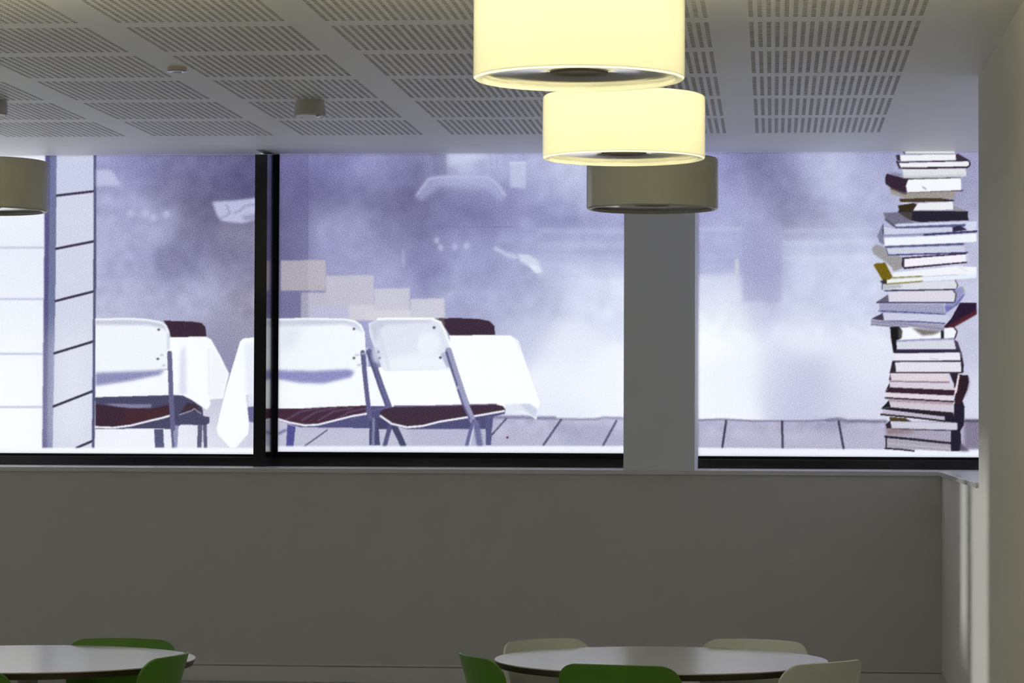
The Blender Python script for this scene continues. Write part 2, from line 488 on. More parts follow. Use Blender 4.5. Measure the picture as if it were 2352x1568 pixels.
def field(pts, x0, x1, y0, y1, sig):
    """smooth tone field through (x, y, colour) samples"""
    st = 6
    gx = np.arange(x0, x1 + st, st)[None, :]; gy = np.arange(y0, y1 + st, st)[:, None]
    num = np.zeros((gy.shape[0], gx.shape[1], 3)); den = np.zeros((gy.shape[0], gx.shape[1], 1))
    for px, py, c in pts:
        d2 = (gx - px) ** 2 + (gy - py) ** 2
        w = (np.exp(-d2 / (2 * sig * sig)) + 3e-3 / (1 + d2 / (sig * sig)) ** 1.5)[..., None]
        num += w * np.array(c, float); den += w
    g = num / den
    X = (np.arange(x0, x1) - x0) / st; Y = (np.arange(y0, y1) - y0) / st
    xi = np.minimum(X.astype(int), g.shape[1] - 2); yi = np.minimum(Y.astype(int), g.shape[0] - 2)
    fx = (X - xi)[None, :, None]; fy = (Y - yi)[:, None, None]
    a = g[yi][:, xi]; b = g[yi][:, xi + 1]; c = g[yi + 1][:, xi]; d = g[yi + 1][:, xi + 1]
    canvas[y0 - CY0:y1 - CY0, x0 - CX0:x1 - CX0] = (a * (1 - fx) + b * fx) * (1 - fy) + (c * (1 - fx) + d * fx) * fy

rng = np.random.default_rng(3)
def mottle(x0, x1, y0, y1, sig, amp):
    h, w = y1 - y0, x1 - x0
    n = rng.standard_normal((h // 4 + 2, w // 4 + 2))
    n = blur(n, sig / 4.0); n /= n.std() + 1e-9
    n = np.repeat(np.repeat(n, 4, 0), 4, 1)[:h, :w]
    n = blur(n, 2.0)
    n *= np.clip((h - np.arange(h)) / 40.0, 0, 1)[:, None]
    canvas[y0 - CY0:y1 - CY0, x0 - CX0:x1 - CX0] += n[..., None] * amp

# tone samples of the blurred street behind the printed furniture
BG_L = [(230,370,(160,160,208)),(300,380,(140,140,190)),(400,375,(122,119,166)),(385,440,(112,108,150)),(480,395,(108,103,150)),
        (560,430,(96,92,136)),(520,445,(100,95,138)),(300,480,(158,158,203)),(250,460,(172,172,212)),(250,540,(180,180,218)),(345,500,(172,172,210)),
        (380,480,(165,165,205)),(450,490,(118,114,146)),(430,450,(112,108,145)),(440,590,(126,124,164)),(550,550,(138,133,166)),(300,600,(165,165,207)),
        (250,640,(172,172,210)),(410,630,(136,133,174)),(540,635,(130,126,162)),(290,690,(184,184,216)),(370,690,(176,176,212)),(430,680,(182,182,217)),
        (480,660,(172,172,208)),(560,700,(160,155,178)),(500,755,(150,148,180)),(560,745,(158,154,180)),(520,830,(146,143,180)),(450,720,(172,171,205)),
        (500,950,(205,203,224)),(520,1010,(226,224,240)),(440,1005,(236,235,247)),(300,1005,(243,243,252)),(575,1000,(206,204,226)),(230,720,(190,190,218))]
BG_M = [(660,370,(128,125,182)),(690,430,(98,94,145)),(655,450,(118,115,160)),(680,520,(113,110,154)),(670,580,(124,121,166)),(680,690,(134,131,174)),
        (740,380,(128,126,180)),(790,370,(124,122,175)),(760,450,(118,115,160)),(745,520,(162,162,207)),(760,570,(152,152,200)),(820,560,(160,160,203)),
        (840,375,(152,152,202)),(900,390,(135,133,182)),(1000,380,(128,126,168)),(940,430,(106,102,148)),(860,470,(124,121,166)),(960,490,(126,123,166)),
        (900,540,(138,136,180)),(1060,365,(205,208,238)),(1080,385,(182,184,224)),(1100,400,(160,161,208)),(1150,380,(176,178,220)),(1190,460,(150,150,200)),
        (1250,400,(182,184,224)),(1330,395,(200,202,234)),(1340,450,(182,184,222)),(1400,500,(156,157,204)),(1300,490,(146,147,196)),(1200,520,(160,161,206)),
        (1080,470,(118,116,168)),(1150,470,(128,127,178)),(1040,480,(124,122,172)),(1080,510,(134,133,182)),(1080,560,(162,163,209)),(980,600,(138,138,186)),(1100,620,(158,160,205)),
        (1180,640,(162,164,207)),(1050,700,(170,172,212)),(1150,705,(174,177,215)),(1230,680,(180,183,218)),(1300,600,(186,189,226)),(1400,560,(184,187,224)),
        (1330,665,(212,215,241)),(1400,690,(222,225,247)),(1210,750,(202,205,233)),(1300,800,(232,234,250)),(1300,880,(242,243,254)),(1400,880,(243,244,254)),
        (1280,935,(234,235,250)),(850,620,(160,160,205)),(900,650,(164,165,209)),(760,620,(158,158,200)),(800,520,(154,154,199)),(700,1000,(196,194,218)),(1000,1000,(195,193,217))]
BG_R = [(1650,370,(150,150,202)),(1740,358,(120,117,160)),(1760,400,(132,130,176)),(1830,365,(146,144,190)),(1880,360,(198,203,234)),(1910,400,(200,205,235)),(1900,440,(186,191,226)),
        (1970,370,(160,161,202)),(1990,450,(180,182,218)),(1820,430,(140,138,180)),(1820,500,(132,128,168)),(1870,500,(142,139,178)),(1700,450,(165,165,208)),(1640,470,(162,162,210)),
        (1640,515,(165,166,214)),(1650,550,(196,199,231)),(1680,580,(176,178,218)),(1640,600,(160,162,210)),(1640,640,(176,178,218)),(1640,675,(226,229,246)),(1690,700,(236,238,250)),
        (1740,540,(168,170,213)),(1750,600,(160,160,205)),(1750,640,(160,158,200)),(1750,690,(196,198,229)),(1840,550,(208,213,240)),(1900,540,(200,204,234)),(1920,590,(196,200,232)),
        (1850,640,(206,210,238)),(1930,640,(214,218,242)),(1950,700,(206,209,236)),(1850,700,(200,203,232)),(1850,760,(236,238,251)),(1650,760,(249,250,255)),(1700,850,(241,242,252)),
        (1850,885,(192,194,224)),(1800,865,(212,214,237)),(1900,900,(202,204,228)),(1950,870,(226,228,244)),(1650,930,(243,244,253)),(1980,800,(228,230,246)),(1970,950,(216,216,236)),
        (2220,400,(158,156,194)),(2225,470,(165,163,198)),(2235,560,(192,192,222)),(2225,680,(200,200,226)),(2225,800,(198,198,224)),(2230,900,(216,216,236)),(2340,500,(170,170,208)),
        (2350,800,(205,205,230)),(2100,700,(205,206,232))]
field([(-200, 400, (242,243,253)), (60, 420, (236,238,251)), (60, 520, (238,240,252)), (60, 630, (229,232,247)), (60, 760, (246,247,254)), (60, 900, (251,251,255)), (-200, 900, (251,251,255))], CX0, 110, CY0, CY1, 90)
field(BG_L, 105, 600, CY0, CY1, 34)
field(BG_M, 600, 1500, CY0, CY1, 36)
field(BG_R, 1500, CX1, CY0, CY1, 38)
mottle(222, 600, CY0, 760, 7, 3.5)
mottle(222, 600, CY0, 760, 24, 2.5)
mottle(600, 1500, CY0, 760, 8, 3)
mottle(600, 1500, CY0, 760, 26, 2)
mottle(1500, CX1, CY0, 800, 8, 2.5)
mottle(1500, CX1, CY0, 800, 24, 2)

# left: pale striped block with a dark post and a tiled return
end()
begin('printed_cladding')
motif[:, :104 - CX0] = cur[0]
for y in (448, 569, 687, 813, 935):
    line([(CX0, y - 3), (100, y)], 5, (196,199,224), 1.0, 0.9, False)
begin('printed_post')
poly([(104,340),(113,340),(106,1036),(97,1036)], (92,84,140), 1.2)
poly([(112,340),(131,340),(127,700),(121,1036),(105,1036),(108,700)], (112,118,160), 0.6)
line([(113,340),(109,700),(106,1036)], 4, (80,78,124), 1.0, .8, False)
begin('printed_tile')
poly([(131,340),(216,340),(215,700),(212,1028),(121,1036),(127,700)], (212,214,234))
poly([(131,340),(216,340),(215,440),(131,449)], (200,203,232), 3, .8, False)
poly([(126,760),(215,760),(212,1028),(121,1036)], (229,229,242), 30, .9, False)
for a, b in (((131,449),(216,439)), ((129,571),(216,554)), ((128,691),(215,669)), ((125,811),(214,784)), ((123,933),(213,898)), ((176,1028),(211,1013))):
    line([a, b], 5.5, (56,52,78), .5)
begin('printed_post')
line([(218,340),(218,560),(217,700),(215.5,900),(214,1027)], 6.5, (84,84,122), .6)

# left: light patches of the street
end()
poly([(221,390),(250,390),(262,398),(276,425),(221,428)], (196,196,230), 3, .9)
poly([(487,463),(540,460),(590,454),(590,503),(560,512),(535,511),(508,507),(497,492)], (192,194,228), 2.5, .95)
line([(520,470),(528,490),(505,503)], 4, (140,138,176), 2, .7)
line([(590,468),(560,474),(552,484),(538,489)], 4, (138,136,174), 2, .7)
poly([(552,497),(590,490),(590,503),(565,506)], (140,138,172), 3, .7)
for x, y in ((335,490),(352,500),(300,490),(382,492)): dot(x, y, 8, 9, (192,193,226), 3, .7)

# left: printed chairs and draped tables
begin('printed_table')
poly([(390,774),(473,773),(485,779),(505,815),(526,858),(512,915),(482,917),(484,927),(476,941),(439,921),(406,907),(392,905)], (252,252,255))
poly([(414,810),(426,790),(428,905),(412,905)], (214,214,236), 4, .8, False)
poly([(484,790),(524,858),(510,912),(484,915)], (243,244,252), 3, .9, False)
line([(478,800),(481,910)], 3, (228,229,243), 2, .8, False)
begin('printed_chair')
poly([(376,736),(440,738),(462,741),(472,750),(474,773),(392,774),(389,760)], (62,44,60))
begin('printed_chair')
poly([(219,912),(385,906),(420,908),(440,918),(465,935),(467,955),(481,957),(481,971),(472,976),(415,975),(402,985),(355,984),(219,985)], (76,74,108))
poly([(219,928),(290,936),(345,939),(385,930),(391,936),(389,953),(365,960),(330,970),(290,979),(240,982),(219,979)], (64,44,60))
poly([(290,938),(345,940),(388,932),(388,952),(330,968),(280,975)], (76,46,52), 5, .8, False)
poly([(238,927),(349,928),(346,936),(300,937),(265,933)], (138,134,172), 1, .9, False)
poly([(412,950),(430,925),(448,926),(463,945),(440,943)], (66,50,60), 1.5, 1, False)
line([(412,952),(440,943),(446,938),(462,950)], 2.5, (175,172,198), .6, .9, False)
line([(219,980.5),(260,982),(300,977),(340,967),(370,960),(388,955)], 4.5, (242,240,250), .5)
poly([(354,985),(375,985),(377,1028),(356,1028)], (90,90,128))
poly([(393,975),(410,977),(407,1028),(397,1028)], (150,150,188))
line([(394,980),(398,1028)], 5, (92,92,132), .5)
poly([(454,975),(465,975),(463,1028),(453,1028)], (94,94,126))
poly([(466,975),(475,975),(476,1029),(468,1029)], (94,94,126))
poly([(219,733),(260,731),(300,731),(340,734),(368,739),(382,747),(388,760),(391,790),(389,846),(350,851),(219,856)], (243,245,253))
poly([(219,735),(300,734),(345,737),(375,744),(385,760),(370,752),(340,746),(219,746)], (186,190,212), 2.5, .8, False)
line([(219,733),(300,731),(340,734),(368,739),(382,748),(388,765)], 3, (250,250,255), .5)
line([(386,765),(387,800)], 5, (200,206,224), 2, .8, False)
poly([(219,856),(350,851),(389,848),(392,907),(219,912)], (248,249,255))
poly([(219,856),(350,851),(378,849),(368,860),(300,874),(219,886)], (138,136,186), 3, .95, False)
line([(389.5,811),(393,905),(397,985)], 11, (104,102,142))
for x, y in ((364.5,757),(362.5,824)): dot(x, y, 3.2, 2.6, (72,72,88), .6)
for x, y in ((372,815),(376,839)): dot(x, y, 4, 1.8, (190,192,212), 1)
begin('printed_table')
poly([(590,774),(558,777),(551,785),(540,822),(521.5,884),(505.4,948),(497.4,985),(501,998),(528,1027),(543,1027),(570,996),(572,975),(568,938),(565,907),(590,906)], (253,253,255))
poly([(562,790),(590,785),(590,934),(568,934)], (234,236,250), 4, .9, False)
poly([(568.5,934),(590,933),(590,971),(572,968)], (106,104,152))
end()
poly([(CX0,1028),(590,1028),(590,1066),(CX0,1066)], (247,247,255), 1.5)

# middle: the ghosted street
poly([(600,340),(708,340),(708,735),(600,735)], (104,99,148), .8, .45)
line([(707,340),(707,735)], 3, (95,92,140), 1.5, .25)
poly([(805,340),(1026,340),(1026,415),(950,430),(805,425)], (150,150,198), 5, .18)
poly([(985,340),(1026,340),(1026,406),(1000,408)], (112,110,150), 3, .45)
poly([(1027,340),(1120,340),(1118,362),(1060,378),(1027,380)], (208,211,240), 5, .6)
for x in (1122, 1136, 1150): line([(x,350),(x - 2,385)], 6, (196,198,232), 3, .6)
poly([(1171,372),(1208,372),(1208,432),(1171,430)], (200,203,234), 2.5, .75)
line([(1172,374),(1207,374)], 4, (214,216,242), 1.2, .8)
poly([(950,455),(985,408),(1010,405),(1125,407),(1145,425),(1165,450),(1150,462),(1120,432),(1010,428),(985,448),(970,462)], (178,180,220), 5, .6)
line([(958,447),(985,411),(1010,406),(1120,407),(1142,423),(1160,448)], 5, (192,194,230), 2, .8)
poly([(992,520),(1180,520),(1180,522),(992,522)], (110,108,160), .8, .5)
for x, y, r in ((1003,552,6),(1045,567,5),(1072,564,6),(1012,568,6)): dot(x, y, r, r + 2, (200,203,234), 3, .7)
line([(1138,570),(1165,585),(1185,590)], 9, (208,211,236), 3, .8)
poly([(1190,583),(1215,585),(1238,598),(1248,625),(1236,628),(1215,612),(1195,600)], (216,220,240), 2, .9)
poly([(1214,606),(1236,610),(1244,628),(1228,626)], (228,232,246), 1.5, .9)
line([(926,575),(927,612)], 4, (186,188,222), 2, .7)
line([(1028,680),(1042,668)], 5, (196,198,228), 2.5, .7)
for y, c, w in ((531,(196,199,232),10),(548,(170,172,214),6),(562,(190,193,228),10),(578,(164,166,210),12),(597,(172,174,214),8),(606,(196,200,232),8),(632,(196,199,230),8)):
    poly([(1235,y - w/2),(1500,y - w/2),(1500,y + w/2),(1235,y + w/2)], c, 5, .55)
# pale boxes
end()
B = (196,187,192)
poly([(645,598),(748,597),(748,667),(645,667)], B, 1.2, .8)
poly([(645,600),(706,598),(706,665),(645,665)], (172,164,180), 2, .45)
poly([(749,633),(858,632),(860,735),(692,735),(692,672),(749,672)], (207,201,213), 1.5, .78)
poly([(860,663),(941,661),(942,735),(800,735),(800,700),(860,700)], (214,209,220), 1.5, .8)
poly([(943,686),(1021,685),(1022,735),(840,735),(840,712),(943,712)], (218,213,223), 1.5, .8)
poly([(712,702),(800,702),(800,735),(712,735)], (188,190,226), 4, .6)
poly([(692,672),(708,672),(708,735),(692,735)], (160,156,184), 1.5, .7)

# middle: pavement, table, chairs
begin('printed_pavement')
poly([(600,983),(1128,983),(1128,958),(1180,957),(1260,960),(1330,961),(1400,958),(1500,960),(1500,1025),(600,1025)], (186,184,212), 1.0)
poly([(600,983),(940,983),(940,1025),(600,1025)], (200,198,220), 6, .7, False)
poly([(1270,975),(1500,985),(1500,1025),(1300,1025)], (172,170,202), 8, .7, False)
line([(1130,958),(1180,957),(1260,960),(1275,959)], 7, (118,114,156), 2, .85, False)
line([(1275,962),(1370,963),(1385,958),(1440,960)], 4, (136,132,172), 1.5, .8, False)
for a, b, w in (((1163,961),(1129,999),4),((1289,963),(1248,1022),5),((1416,966),(1385,1023),5),((752,987),(697,1026),3)):
    line([a, b], w, (82,78,110), .6, .9, False)
dot(1165.5, 1004.5, 3, 2.5, (84,44,66), .7)
mottle(1130, 1440, 965, 1022, 8, 5)
begin('printed_table')
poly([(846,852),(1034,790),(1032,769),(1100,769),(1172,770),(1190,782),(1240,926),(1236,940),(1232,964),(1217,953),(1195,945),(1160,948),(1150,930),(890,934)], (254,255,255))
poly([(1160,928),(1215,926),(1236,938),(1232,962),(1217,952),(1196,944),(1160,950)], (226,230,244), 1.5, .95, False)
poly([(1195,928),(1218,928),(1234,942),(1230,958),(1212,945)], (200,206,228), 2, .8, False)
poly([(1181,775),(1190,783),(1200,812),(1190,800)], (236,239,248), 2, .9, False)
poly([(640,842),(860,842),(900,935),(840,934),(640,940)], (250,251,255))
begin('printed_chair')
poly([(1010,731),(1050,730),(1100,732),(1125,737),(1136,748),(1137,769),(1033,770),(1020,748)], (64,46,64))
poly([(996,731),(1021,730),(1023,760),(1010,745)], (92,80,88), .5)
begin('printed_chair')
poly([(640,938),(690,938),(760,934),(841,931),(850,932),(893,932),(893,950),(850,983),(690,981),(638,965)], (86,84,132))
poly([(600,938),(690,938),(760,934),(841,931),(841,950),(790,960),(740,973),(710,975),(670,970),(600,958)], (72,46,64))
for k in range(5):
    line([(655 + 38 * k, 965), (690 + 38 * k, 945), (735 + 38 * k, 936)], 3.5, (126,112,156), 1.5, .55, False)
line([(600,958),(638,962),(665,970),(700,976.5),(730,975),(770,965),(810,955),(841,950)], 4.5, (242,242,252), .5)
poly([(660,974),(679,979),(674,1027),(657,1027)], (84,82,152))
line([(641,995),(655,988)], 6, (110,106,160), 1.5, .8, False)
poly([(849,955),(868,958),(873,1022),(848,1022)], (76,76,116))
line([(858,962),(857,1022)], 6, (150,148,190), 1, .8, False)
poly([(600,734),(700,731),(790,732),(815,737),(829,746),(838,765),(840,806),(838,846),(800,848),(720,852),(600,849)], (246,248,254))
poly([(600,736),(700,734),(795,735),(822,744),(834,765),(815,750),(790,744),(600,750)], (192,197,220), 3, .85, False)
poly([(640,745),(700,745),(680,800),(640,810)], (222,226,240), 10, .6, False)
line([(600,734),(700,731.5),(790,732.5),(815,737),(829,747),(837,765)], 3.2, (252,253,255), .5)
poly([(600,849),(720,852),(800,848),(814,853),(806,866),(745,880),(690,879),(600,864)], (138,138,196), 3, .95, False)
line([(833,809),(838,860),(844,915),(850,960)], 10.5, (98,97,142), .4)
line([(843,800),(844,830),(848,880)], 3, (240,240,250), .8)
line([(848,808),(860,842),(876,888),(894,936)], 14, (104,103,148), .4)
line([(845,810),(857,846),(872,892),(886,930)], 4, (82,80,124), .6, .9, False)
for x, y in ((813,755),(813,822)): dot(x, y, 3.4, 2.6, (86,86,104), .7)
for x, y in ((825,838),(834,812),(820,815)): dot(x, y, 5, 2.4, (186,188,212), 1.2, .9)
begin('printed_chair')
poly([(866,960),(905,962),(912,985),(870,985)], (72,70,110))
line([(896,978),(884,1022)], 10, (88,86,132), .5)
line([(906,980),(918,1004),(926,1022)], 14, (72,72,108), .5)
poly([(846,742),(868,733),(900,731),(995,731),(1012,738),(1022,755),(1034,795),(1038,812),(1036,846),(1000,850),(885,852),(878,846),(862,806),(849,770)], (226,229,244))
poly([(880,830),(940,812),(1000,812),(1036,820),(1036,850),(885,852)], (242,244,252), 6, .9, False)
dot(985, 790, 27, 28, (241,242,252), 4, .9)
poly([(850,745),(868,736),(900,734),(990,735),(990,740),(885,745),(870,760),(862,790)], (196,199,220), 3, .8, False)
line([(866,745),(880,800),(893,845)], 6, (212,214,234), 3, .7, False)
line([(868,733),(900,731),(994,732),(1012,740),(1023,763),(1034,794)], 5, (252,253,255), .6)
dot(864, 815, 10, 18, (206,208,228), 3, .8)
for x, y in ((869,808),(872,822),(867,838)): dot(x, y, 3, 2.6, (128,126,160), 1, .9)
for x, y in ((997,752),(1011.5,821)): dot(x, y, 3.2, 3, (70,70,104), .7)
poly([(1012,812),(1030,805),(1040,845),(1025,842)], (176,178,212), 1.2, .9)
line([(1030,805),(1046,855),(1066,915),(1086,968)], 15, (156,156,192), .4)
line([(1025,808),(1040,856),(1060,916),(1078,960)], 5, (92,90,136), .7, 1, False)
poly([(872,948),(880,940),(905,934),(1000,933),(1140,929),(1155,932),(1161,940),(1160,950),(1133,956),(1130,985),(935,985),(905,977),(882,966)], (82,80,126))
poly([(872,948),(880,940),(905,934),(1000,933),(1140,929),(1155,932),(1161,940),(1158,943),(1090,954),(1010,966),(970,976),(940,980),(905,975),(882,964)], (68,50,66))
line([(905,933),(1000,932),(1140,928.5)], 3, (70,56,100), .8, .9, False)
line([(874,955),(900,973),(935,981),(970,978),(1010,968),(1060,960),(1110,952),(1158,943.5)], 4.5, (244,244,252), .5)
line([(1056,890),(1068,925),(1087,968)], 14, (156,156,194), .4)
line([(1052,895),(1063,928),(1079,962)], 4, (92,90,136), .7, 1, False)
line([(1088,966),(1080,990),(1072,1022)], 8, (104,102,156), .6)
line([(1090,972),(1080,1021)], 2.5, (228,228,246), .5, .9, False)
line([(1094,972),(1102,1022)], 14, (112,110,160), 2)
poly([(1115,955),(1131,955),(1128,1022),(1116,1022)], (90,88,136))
end()
poly([(600,1024),(1500,1024),(1500,1066),(600,1066)], (240,241,252), 1.5)

# right: street, pavement
poly([(1706,515),(1794,515),(1794,692),(1706,692)], (166,166,208), 3, .5)
for y, c, w in ((527,(206,210,238),9),(545,(188,191,226),6),(575,(170,172,216),12),(600,(168,170,216),10)):
    poly([(1560,y - w/2),(1703,y - w/2),(1703,y + w/2),(1560,y + w/2)], c, 4, .5)
for y, c, w in ((531,(204,208,236),8),(558,(214,218,242),9),(576,(190,194,228),9),(594,(216,220,243),8),(612,(200,204,233),7),(648,(200,204,233),8)):
    poly([(1800,y - w/2),(2010,y - w/2 - 4),(2010,y + w/2 - 4),(1800,y + w/2)], c, 4, .5)
poly([(1688,595),(1697,595),(1697,630),(1688,630)], (206,206,220), 1.5, .9)
poly([(1600,631),(1700,628),(1702,690),(1600,700)], (226,228,244), 5, .55)
begin('printed_pavement')
poly([(1560,963),(1650,962),(1800,966),(1920,964),(2040,967),(2460,966),(2460,1032),(1940,1031),(1560,1027)], (180,176,204), 1.0)
poly([(1560,985),(1800,990),(2030,1000),(2030,1028),(1560,1025)], (192,189,214), 10, .6, False)
poly([(1860,968),(1940,966),(1930,985),(1870,985)], (150,146,176), 8, .7, False)
poly([(2215,965),(2460,965),(2460,1030),(2215,1030)], (128,120,146), 3, .9, False)
line([(1600,965),(1660,962),(1720,966),(1850,967),(1900,964)], 3, (112,106,140), 1.2, .85, False)
line([(1900,965),(1925,962),(1945,966),(2035,968)], 7, (112,104,136), 2, .85, False)
line([(2205,966),(2460,966)], 7, (74,64,88), 2, .9, False)
for a, b in (((1668,966),(1659,1027)), ((1796,967),(1798,1028)), ((1926,967),(1938,1031))):
    line([a, b], 5, (58,52,76), .6, .95, False)
mottle(1604, 2030, 968, 1024, 8, 5)
end()
poly([(1560,1028),(1940,1031),(2460,1035),(2460,1066),(1560,1066)], (238,240,252), 1.2)

# right: the tall stack of books (two traced tiles, each with its own origin)
def T1(p): return [(1960 + x / 3.921, 320 + y / 3.921) for x, y in p]
def T2(p): return [(1960 + x / 3.921, 700 + y / 3.921) for x, y in p]
K = (1 / 3.921)
def bp(T, pts, c, soft=.45, own=True): poly(T(pts), c, soft, 1.0, own)
def bl(T, pts, w, c, soft=.45, own=True): line(T(pts), max(2.2, w * K * 1.15), c, soft, 1.0, own)
begin('printed_book')
bp(T1, [(455,60),(905,60),(915,125),(470,130)], (238,240,242)); bl(T1, [(448,95),(462,130)], 14, (92,86,100)); bl(T1, [(470,128),(915,128)], 7, (150,150,158))
begin('printed_book')
bp(T1, [(380,140),(420,138),(427,195),(395,192)], (66,52,74)); bp(T1, [(918,135),(945,130),(1050,190),(1040,197),(925,192)], (64,50,72)); bp(T1, [(420,142),(920,135),(925,186),(427,195)], (240,240,243))
begin('printed_book')
bp(T1, [(385,195),(425,202),(1030,185),(1056,207),(1052,240),(1030,258),(500,272),(410,262)], (48,35,52)); bp(T1, [(408,212),(1032,197),(1042,212),(1040,236),(1022,243),(428,253)], (242,240,246)); bl(T1, [(390,200),(420,258)], 12, (56,46,64))
begin('printed_book')
bp(T1, [(440,268),(1012,262),(1018,328),(960,340),(455,350)], (224,224,228)); bp(T1, [(450,330),(1010,318),(960,342),(455,350)], (198,198,206), 1.5)
begin('printed_book')
bp(T1, [(330,300),(430,310),(445,345),(330,325)], (128,124,150), 3)
bl(T1, [(470,355),(960,346)], 9, (84,76,74))
bp(T1, [(300,308),(450,348),(495,360),(475,410),(482,482),(370,458),(290,402),(285,350)], (56,40,58)); bp(T1, [(495,364),(965,348),(972,400),(970,460),(490,478),(473,420)], (246,246,251)); bl(T1, [(480,482),(985,461)], 8, (60,48,62)); bl(T1, [(625,428),(655,448)], 10, (170,170,176))
begin('printed_book')
bp(T1, [(325,432),(460,482),(915,464),(918,518),(890,530),(480,535),(340,490)], (160,152,146), 1.0); bl(T1, [(340,440),(470,490)], 12, (70,62,62), 1)
begin('printed_book')
bp(T1, [(415,532),(790,530),(905,545),(900,557),(820,560),(430,566),(415,552)], (72,58,42)); bl(T1, [(805,550),(902,550)], 10, (52,44,50))
bl(T1, [(435,572),(530,575)], 9, (216,216,228))
begin('printed_book')
bp(T1, [(400,595),(540,572),(585,588),(548,640),(420,660)], (58,48,34)); bp(T1, [(582,574),(895,561),(900,632),(540,638)], (238,238,240)); bp(T1, [(900,598),(1032,650),(900,642)], (150,144,150), .8)
begin('printed_book')
bp(T1, [(403,640),(540,642),(1035,646),(1030,690),(1041,728),(600,746),(525,732),(410,682)], (42,38,54)); bp(T1, [(410,650),(530,655),(525,732),(412,684)], (74,68,66), 1.2)
begin('printed_book')
bp(T1, [(268,660),(400,655),(520,737),(590,748),(400,758),(372,788),(290,720)], (116,112,136), .9); bp(T1, [(375,765),(700,752),(1110,738),(1110,768),(1000,776),(382,786)], (216,219,241)); bl(T1, [(290,720),(372,786)], 14, (84,80,104), 1)
begin('printed_book')
bl(T1, [(385,796),(1005,772)], 18, (84,82,134), 1); bp(T1, [(270,790),(380,802),(890,792),(900,826),(280,858)], (208,209,233)); bp(T1, [(893,790),(960,774),(1027,816),(893,832)], (48,46,72))
begin('printed_book')
bp(T1, [(1000,775),(1110,768),(1110,832),(1030,830)], (214,216,238))
bl(T1, [(280,866),(650,856)], 10, (130,130,172), 1); bl(T1, [(640,858),(900,842),(1110,828)], 15, (56,54,96)); bp(T1, [(275,886),(700,872),(1110,846),(1110,922),(285,962)], (242,244,253)); bp(T1, [(215,872),(262,765),(275,850),(277,950),(240,932)], (128,126,158), 1.0); bl(T1, [(266,770),(270,850)], 8, (60,56,84))
begin('printed_book')
bl(T1, [(292,968),(990,942)], 15, (78,78,120), .8); bp(T1, [(300,984),(990,958),(1012,1015),(320,1032)], (208,209,230)); bl(T1, [(310,1042),(1030,1019)], 11, (60,58,112)); bl(T1, [(296,985),(312,1036)], 8, (80,80,120))
begin('printed_book')
bp(T1, [(165,980),(200,945),(262,960),(292,988),(310,1046),(440,1055),(440,1160),(370,1187),(300,1110),(180,1030)], (158,155,158), 1.0)
begin('printed_book')
bp(T1, [(440,1062),(1020,1022),(1025,1112),(460,1168),(435,1140)], (54,38,60)); bp(T1, [(458,1076),(1018,1034),(1018,1100),(460,1150)], (245,241,249)); bp(T1, [(1012,1030),(1040,1022),(1040,1100),(1014,1102)], (205,206,230), 1.2, False)
begin('printed_book')
bp(T1, [(290,1108),(345,1150),(352,1235),(330,1225)], (214,214,230)); bp(T1, [(350,1200),(930,1140),(1110,1150),(1110,1222),(940,1214),(620,1232),(360,1242)], (242,243,249)); bp(T1, [(180,1130),(210,1115),(288,1110),(352,1236),(295,1302),(260,1262)], (116,98,26)); bl(T1, [(350,1246),(620,1231)], 9, (140,132,60)); bl(T1, [(940,1140),(1020,1185)], 10, (222,224,228), 1)
begin('printed_book')
bp(T1, [(620,1240),(1110,1212),(1110,1248),(620,1280)], (233,237,250)); bp(T1, [(300,1262),(620,1243),(620,1272),(300,1295)], (240,240,236)); bl(T1, [(300,1303),(620,1277)], 10, (140,132,60)); bp(T1, [(240,1275),(290,1262),(300,1305),(262,1300)], (56,50,62), .8)
begin('printed_book')
bp(T1, [(262,1335),(330,1312),(620,1288),(920,1270),(936,1300),(930,1346),(290,1356)], (222,222,231)); bl(T1, [(262,1335),(420,1322)], 24, (180,180,192), 2); bl(T1, [(918,1268),(940,1308),(930,1345)], 8, (74,70,70)); bl(T1, [(285,1362),(720,1355),(930,1351)], 11, (52,50,84)); bl(T1, [(262,1300),(258,1350)], 8, (90,88,110))
begin('printed_book')
bp(T1, [(925,1335),(985,1328),(1003,1370),(960,1425),(930,1470),(905,1510),(820,1510),(830,1480)], (150,150,200), 1); bl(T1, [(985,1330),(1000,1372)], 8, (180,178,120), 1)
bp(T1, [(320,1372),(890,1360),(916,1390),(915,1440),(900,1465),(320,1466)], (222,215,229)); bl(T1, [(900,1357),(926,1392),(914,1465)], 9, (72,66,56)); bp(T1, [(205,1466),(312,1396),(320,1466)], (104,94,114), .8); bl(T1, [(210,1469),(900,1469)], 9, (60,58,96))
begin('printed_book')
bp(T1, [(230,1478),(810,1484),(832,1580),(240,1560)], (162,160,194), .7); bp(T1, [(820,1500),(900,1500),(1000,1380),(1003,1400),(935,1500),(840,1580)], (112,112,182), .8)
bl(T2, [(228,55),(500,66),(830,84),(935,8)], 8, (72,68,142), .6)
begin('printed_book')
bp(T2, [(830,75),(945,-5),(965,-5),(880,130),(820,190),(800,162)], (196,196,224), .8)
bp(T2, [(265,70),(560,82),(830,92),(880,130),(830,162),(275,140)], (206,206,229)); bp(T2, [(160,127),(265,72),(277,142)], (72,62,84)); bl(T2, [(280,147),(560,150),(820,167)], 10, (76,72,134), .6)
bp(T2, [(160,130),(277,144),(560,160),(830,180),(815,240),(480,205),(160,178)], (164,160,188), .7); bl(T2, [(160,150),(480,175),(815,215)], 6, (130,126,162), 1); bl(T2, [(160,178),(480,205)], 8, (112,106,138), .8)
begin('printed_book')
bp(T2, [(960,-20),(1110,-20),(1110,82),(830,240),(820,192),(880,125)], (44,30,54)); bp(T2, [(1110,40),(1110,84),(835,240),(822,205)], (86,38,48), 1.5)
